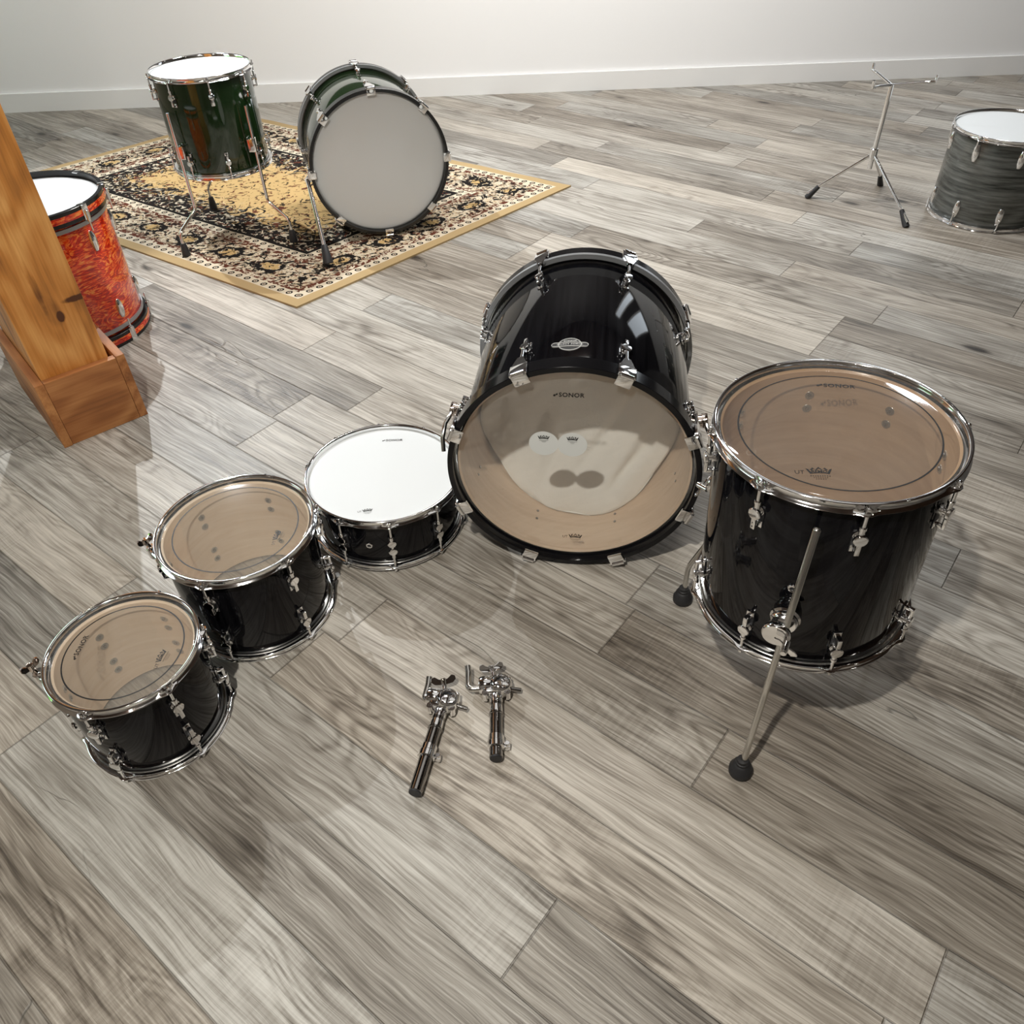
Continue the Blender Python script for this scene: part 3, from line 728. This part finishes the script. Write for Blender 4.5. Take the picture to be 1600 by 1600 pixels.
# ---------------------------------------------------------------- tom holders lying on the floor
def holder(label, A, Bp, flip, lrod):
    A = Vector(A); Bp = Vector(Bp); d = Bp - A; a = math.atan2(d.y, d.x)
    L = d.length     # from tube end to housing centre
    root = thing('tom_holder', label, 'drum hardware', (A.x, A.y, 0), (0, 0, a), 'tom holders lying on the floor')
    r = .0127; zc = .0175
    b = MB(); b.cyl((0, 0, zc), (L - .030, 0, zc), r, 36, bev=.0015); b.lathe([(r, 0), (r + .0018, .0012), (r + .0018, .004), (r, .005)], 36, T_((L - .066, 0, zc)) @ RY(PI / 2)); t = b.obj('tube', DARKCHROME, root)
    b = MB(); b.cyl((-.0025, 0, zc), (.0015, 0, zc), r * .93, 36, bev=.0008); b.obj('end_cap', RUBBER, t)
    ml = lrod[2]
    b = MB(); b.lathe([(r, 0), (r + .0042, .0008), (r + .0042, .0125), (r, .0135)], 36, T_((ml, 0, zc)) @ RY(PI / 2)); b.lathe([(r, 0), (r + .0028, .0006), (r + .0028, .012), (r, .013)], 36, T_((ml + .0135, 0, zc)) @ RY(PI / 2))
    b.box((ml + .007, -r - .008, zc - .004), (.011, .012, .012), None, .002); b.cyl((ml + .007, -r - .009, zc - .013), (ml + .007, -r - .009, zc + .008), .0048, 12)
    b.obj('memory_lock', CHROME, root)
    # housing: neck flares into a drum-shaped clamp with a round socket facing up
    b = MB(); b.lathe([(r * .95, 0), (r * 1.05, .004), (r * .98, .022), (r * 1.15, .036), (r * .9, .046)], 32, T_((L - .062, 0, zc)) @ RY(PI / 2))
    hz = .0215; b.box((L - .004, .006 * flip, hz - .002), (.034, .040, .026), None, .008, 0, 3)
    b.lathe([(0, -.019), (.019, -.019), (.0225, -.015), (.0235, 0), (.0225, .012), (.0185, .0185), (.0165, .0195), (.0150, .0175), (.0140, .010)], 40, T_((L, -.008 * flip, hz)) @ RX(R_(12 * flip)))
    b.lathe([(.0140, .010), (.0132, .002), (.007, -.003), (0, -.004)], 40, T_((L, -.008 * flip, hz)) @ RX(R_(12 * flip)), 1)
    b.lathe([(0, -.014), (.016, -.014), (.018, -.011), (.018, .011), (.016, .014), (0, .014)], 32, T_((L + .004, .020 * flip, hz)) @ RX(PI / 2))
    for px, py in ((L - .019, -.022), (L - .021, .021), (L + .012, -.023)):
        b.cyl((px, py * flip, hz - .012), (px, py * flip, hz + .010), .0072, 16); b.cyl((px, py * flip, hz + .009), (px, py * flip, hz + .011), .0035, 6)
        b.box((px * .5 + L * .5, py * flip * .6, hz - .003), (.024, .022, .020), None, .005)
    hs = b.obj('clamp_housing', [CHROME, SOCKET], root)
    # wing bolt beyond the housing
    b = MB(); b.cyl((L + .020, .004 * flip, hz), (L + .044, .008 * flip, hz + .002), .0052, 16); wing(b, (0, 0, 0), .048, .013, .006, T_((L + .038, .009 * flip, hz + .006)) @ RZ(R_(lrod[3])) @ RX(R_(-90 + lrod[4])))
    b.obj('wing_bolt', CHROME, root)
    b = MB(); b.cyl((L - .004, -.028 * flip, hz - .004), (L - .006, -.050 * flip, hz - .008), .0048, 14); b.obj('set_screw', DARKCHROME, root)
    # bent rod
    x0 = L - .004; y1, x1 = lrod[0] * flip, lrod[1]; zz = hz
    pts = [(x0, .020 * flip, zz), (x0 - .001, y1 * .80, zz)]
    for k in range(1, 7): t_ = k / 6 * PI / 2; pts.append((x0 - .001 + (1 - math.cos(t_)) * .009, y1 * .80 + math.sin(t_) * y1 * .2, zz))
    pts += [(x0 + x1 * .7, y1, zz + .006), (x0 + x1, y1 + .002 * flip, zz + .010)]
    b = MB(); b.tube(pts, .0066, 16); b.obj('bent_rod', STEEL, root, None, 60)
    return root
holder('chrome tom holder lying on floor, left one reaching nearest the photo\'s bottom edge', (-.195, .729, 0), (-.1505, .921, 0), 1, (.038, .046, .070, -68, 38))
holder('chrome tom holder lying on floor, right one with rod sticking out to its left', (-.0475, .792, 0), (-.0455, .950, 0), 1, (.056, .048, .020, -80, 55))

# ---------------------------------------------------------------- red drum behind the post
RX_, RY_, RR = -1.475, 2.525, .215
rd = thing('floor_drum', 'red-orange oyster drum standing behind the wooden post', 'drum', (RX_, RY_, 0), (0, 0, 0))
HR = .46
shell_obj(RR, .03, HR - .03, OYSTER, MAPLE, rd)
def red_hoop(z0, z1):
    b = MB(); b.lathe([(RR + .002, z0), (RR + .013, z0), (RR + .014, z0 + .001), (RR + .014, z1 - .001), (RR + .013, z1), (RR + .002, z1)], 96, closed=True); h = b.obj('wooden_hoop', mat_plain('black_hoop', (.01, .01, .01), .2), rd)
    zm = (z0 + z1) / 2; b = MB(); b.lathe([(RR + .0138, zm - .009), (RR + .0148, zm - .009), (RR + .0148, zm + .009), (RR + .0138, zm + .009)], 96, closed=True); b.obj('hoop_inlay', OYSTER, h)
red_hoop(0, .042); red_hoop(HR - .042, HR)
for z in (.050, HR - .062):
    b = MB(); b.lathe([(RR + .001, z), (RR + .006, z), (RR + .006, z + .012), (RR + .001, z + .012)], 96, closed=True); b.obj('metal_rim', GREYIN, rd)
head_obj('batter_head', RR, HR - .018, WHITEHEAD, rd)
def rclaw():
    b = MB(); b.box((.016, 0, .006), (.004, .022, .044), None, .0012); b.box((.008, 0, .0265), (.020, .022, .004), None, .0012); b.cyl((.017, 0, -.014), (.017, 0, -.052), .003, 10); b.cyl((.017, 0, .012), (.017, 0, -.022), .007, 14); return b.mesh('claw', CHROME)
def rlug():
    b = MB(); 
    vs = []; 
    b.lathe([(0, -.034), (.007, -.031), (.012, -.018), (.0135, 0), (.012, .018), (.007, .031), (0, .034)], 20, Matrix.Diagonal((.9, 1, 1, 1))); return b.mesh('lug', CHROME)
RC, RL = rclaw(), rlug()
for k in range(8):
    a = R_(-22 + 45 * k)
    link('claw', RC, rd, RZ(a) @ T_((RR, 0, HR - .028))); link('claw', RC, rd, RZ(a) @ T_((RR, 0, .028)) @ RX(PI))
    link('lug', RL, rd, RZ(a) @ T_((RR, 0, .115))); link('lug', RL, rd, RZ(a) @ T_((RR, 0, HR - .115)))
b = MB(); b.box((.007, 0, 0), (.014, .030, .115), None, .003); b.obj('side_plate', STEEL, rd, RZ(R_(-55)) @ T_((RR, 0, HR - .138)))

# ---------------------------------------------------------------- kit on the rug
gb, GB, gf, gk = bass('bass_drum', 'dark green bass drum with plain white front head standing on the rug', (-.455, 3.185, .0185), R_(152 + 0), .254, .40, GREEN, MAPLE, mat_plain('black_wood_hoop', (.012, .012, .012), .25), WHITEHEAD, PALEHEAD, None)
gb.rotation_euler.z = R_(16)
for dg in [-90 + 45 * k for k in range(8)]:
    for zz, sgn in ((0, 1), (.40, -1)):
        k = GB @ BA(dg) @ T_((.254, 0, zz)) @ (RX(PI) if sgn > 0 else Matrix())
        link('claw', CLAW, gb, k); link('tension_rod', BROD, gb, k)
        l = link('lug', LUG, gb, GB @ BA(dg) @ T_((.254, 0, zz + .108 * sgn)) @ (RX(PI) if sgn > 0 else Matrix())); link('lug_gasket', LUGPAD, l)
# spur leg (world coordinates brought into the drum frame)
GI = (T_((-.455, 3.185, .0185)) @ RZ(R_(16))).inverted()
b = MB(); pts = [GI @ Vector(q) for q in ((-.672, 2.934, .055), (-.690, 2.99, .12), (-.735, 3.135, .26))]
b.tube(pts, .008, 14); b.tube([pts[2], GI @ Vector((-.72, 3.26, .27))], .012, 14); lg = b.obj('spur', CHROME, gb)
b = MB(); b.cyl(GI @ Vector((-.668, 2.922, .021)), GI @ Vector((-.678, 2.950, .085)), .020, 18, r1=.012); b.obj('rubber_foot', RUBBER, lg)
# green floor tom on three legs, left of the green bass drum
gx, gy = -1.10, 3.34
gt = thing('floor_tom', 'dark green floor tom on chrome legs at the back of the rug', 'drum', (gx, gy, .008))
shell_obj(.178, .27, .60, GREEN, MAPLE, gt); head_obj('batter_head', .178, .602, WHITEHEAD, gt); head_obj('resonant_head', .178, .268, FILMW, gt, up=-1)
ga = [R_(22.5 + 45 * k) for k in range(8)]
link('hoop', hoop_mesh(.178, ga, 1), gt, T_((0, 0, .612))); link('hoop', hoop_mesh(.178, ga, -1), gt, T_((0, 0, .258)))
rm8 = rod_mesh(.04)
for a in ga:
    link('tension_rod', rm8, gt, RZ(a) @ T_((.1905, 0, .5985))); link('tension_rod', rm8, gt, RZ(a) @ T_((.1905, 0, .2715)) @ RX(PI))
    for z, F in ((.55, Matrix()), (.32, RX(PI))): l = link('lug', LUG, gt, RZ(a) @ T_((.178, 0, z)) @ F); link('lug_gasket', LUGPAD, l)
for fx, fy in ((-1.259, 3.076), (-1.273, 3.56), (-.848, 3.171)):
    d = Vector((fx - gx, fy - gy, 0)); fr_ = d.length; d.normalize(); q = lambda r, z: d * r + Vector((0, 0, z))
    b = MB(); b.tube([q(.202, .50), q(.202, .16), q(.206, .145), q(fr_ - .01, .095), q(fr_, .08), q(fr_, .02)], .0062, 14); b.box(tuple(q(.190, .36)), (.03, .03, .05), None, .004); lg = b.obj('leg', CHROME, gt, None, 60)
    b = MB(); b.lathe([(0, 0), (.016, 0), (.0165, .006), (.011, .045), (.0085, .05), (0, .05)], 20, T_(q(fr_, .0))); b.obj('rubber_foot', RUBBER, lg)

# ---------------------------------------------------------------- grey drum at the back right
gx, gy, gr, gh = 1.985, 3.215, .2032, .34
gd = thing('floor_tom', 'silver-grey drum on the floor at the far upper right', 'drum', (gx, gy, 0))
mg = M('silver_satin_wrap'); x_, y_, z_ = mg.sep(mg.coord()); tt = mg.noise(mg.comb(x_ * 6, y_ * 6, z_ * 70), 1, 4, .6)
shell_obj(gr, .012, gh - .012, mg.set(col=mg.ramp(tt, [(.3, (.04, .045, .04)), (.7, (.22, .23, .22))]), rough=.25, metal=.5), MAPLE, gd)
head_obj('batter_head', gr, gh - .010, WHITEHEAD, gd)
ga = [R_(-148 + 45 * k) for k in range(8)]
link('hoop', hoop_mesh(gr, ga, 1), gd, T_((0, 0, gh))); link('hoop', hoop_mesh(gr, ga, -1), gd, T_((0, 0, 0.002)))
for a in ga:
    link('tension_rod', rm8, gd, RZ(a) @ T_((gr + .0125, 0, gh - .0135))); link('tension_rod', rm8, gd, RZ(a) @ T_((gr + .0125, 0, .0155)) @ RX(PI))
    for z, F in ((gh - .062, Matrix()), (.064, RX(PI))): l = link('lug', RL, gd, RZ(a) @ T_((gr, 0, z)) @ F)
cs = thing('snare_stand', 'thin chrome stand leg with black rubber foot beside the grey drum', 'stand', (1.629, 3.10, 0))
for k, (dx, dy) in enumerate(((0, 0), (-.30, .34), (.06, .45))):
    top = Vector((-.09, .27, .20)); f_ = Vector((dx, dy, .02)); b = MB(); b.tube([f_ + (top - f_) * .0, f_ + (top - f_) * .5 , top], .006, 12); lg = b.obj('leg', CHROME, cs, None, 60)
    b = MB(); b.cyl(Vector((dx, dy, 0)), f_ + (top - f_) * .18, .0135, 16, r1=.009); b.obj('rubber_foot', RUBBER, lg)
b = MB(); b.cyl((-.09, .27, .14), (-.09, .27, .46), .0095, 20); b.cyl((-.09, .27, .18), (-.09, .27, .22), .016, 20); b.obj('pole', CHROME, cs)
b = MB()
for k in range(3): a = R_(100 + 120 * k); b.tube([(-.09, .27, .455), (-.09 + .10 * math.cos(a), .27 + .10 * math.sin(a), .47), (-.09 + .15 * math.cos(a), .27 + .15 * math.sin(a), .475), (-.09 + .152 * math.cos(a), .27 + .152 * math.sin(a), .50)], .0055, 12)
b.obj('basket', CHROME, cs, None, 60)
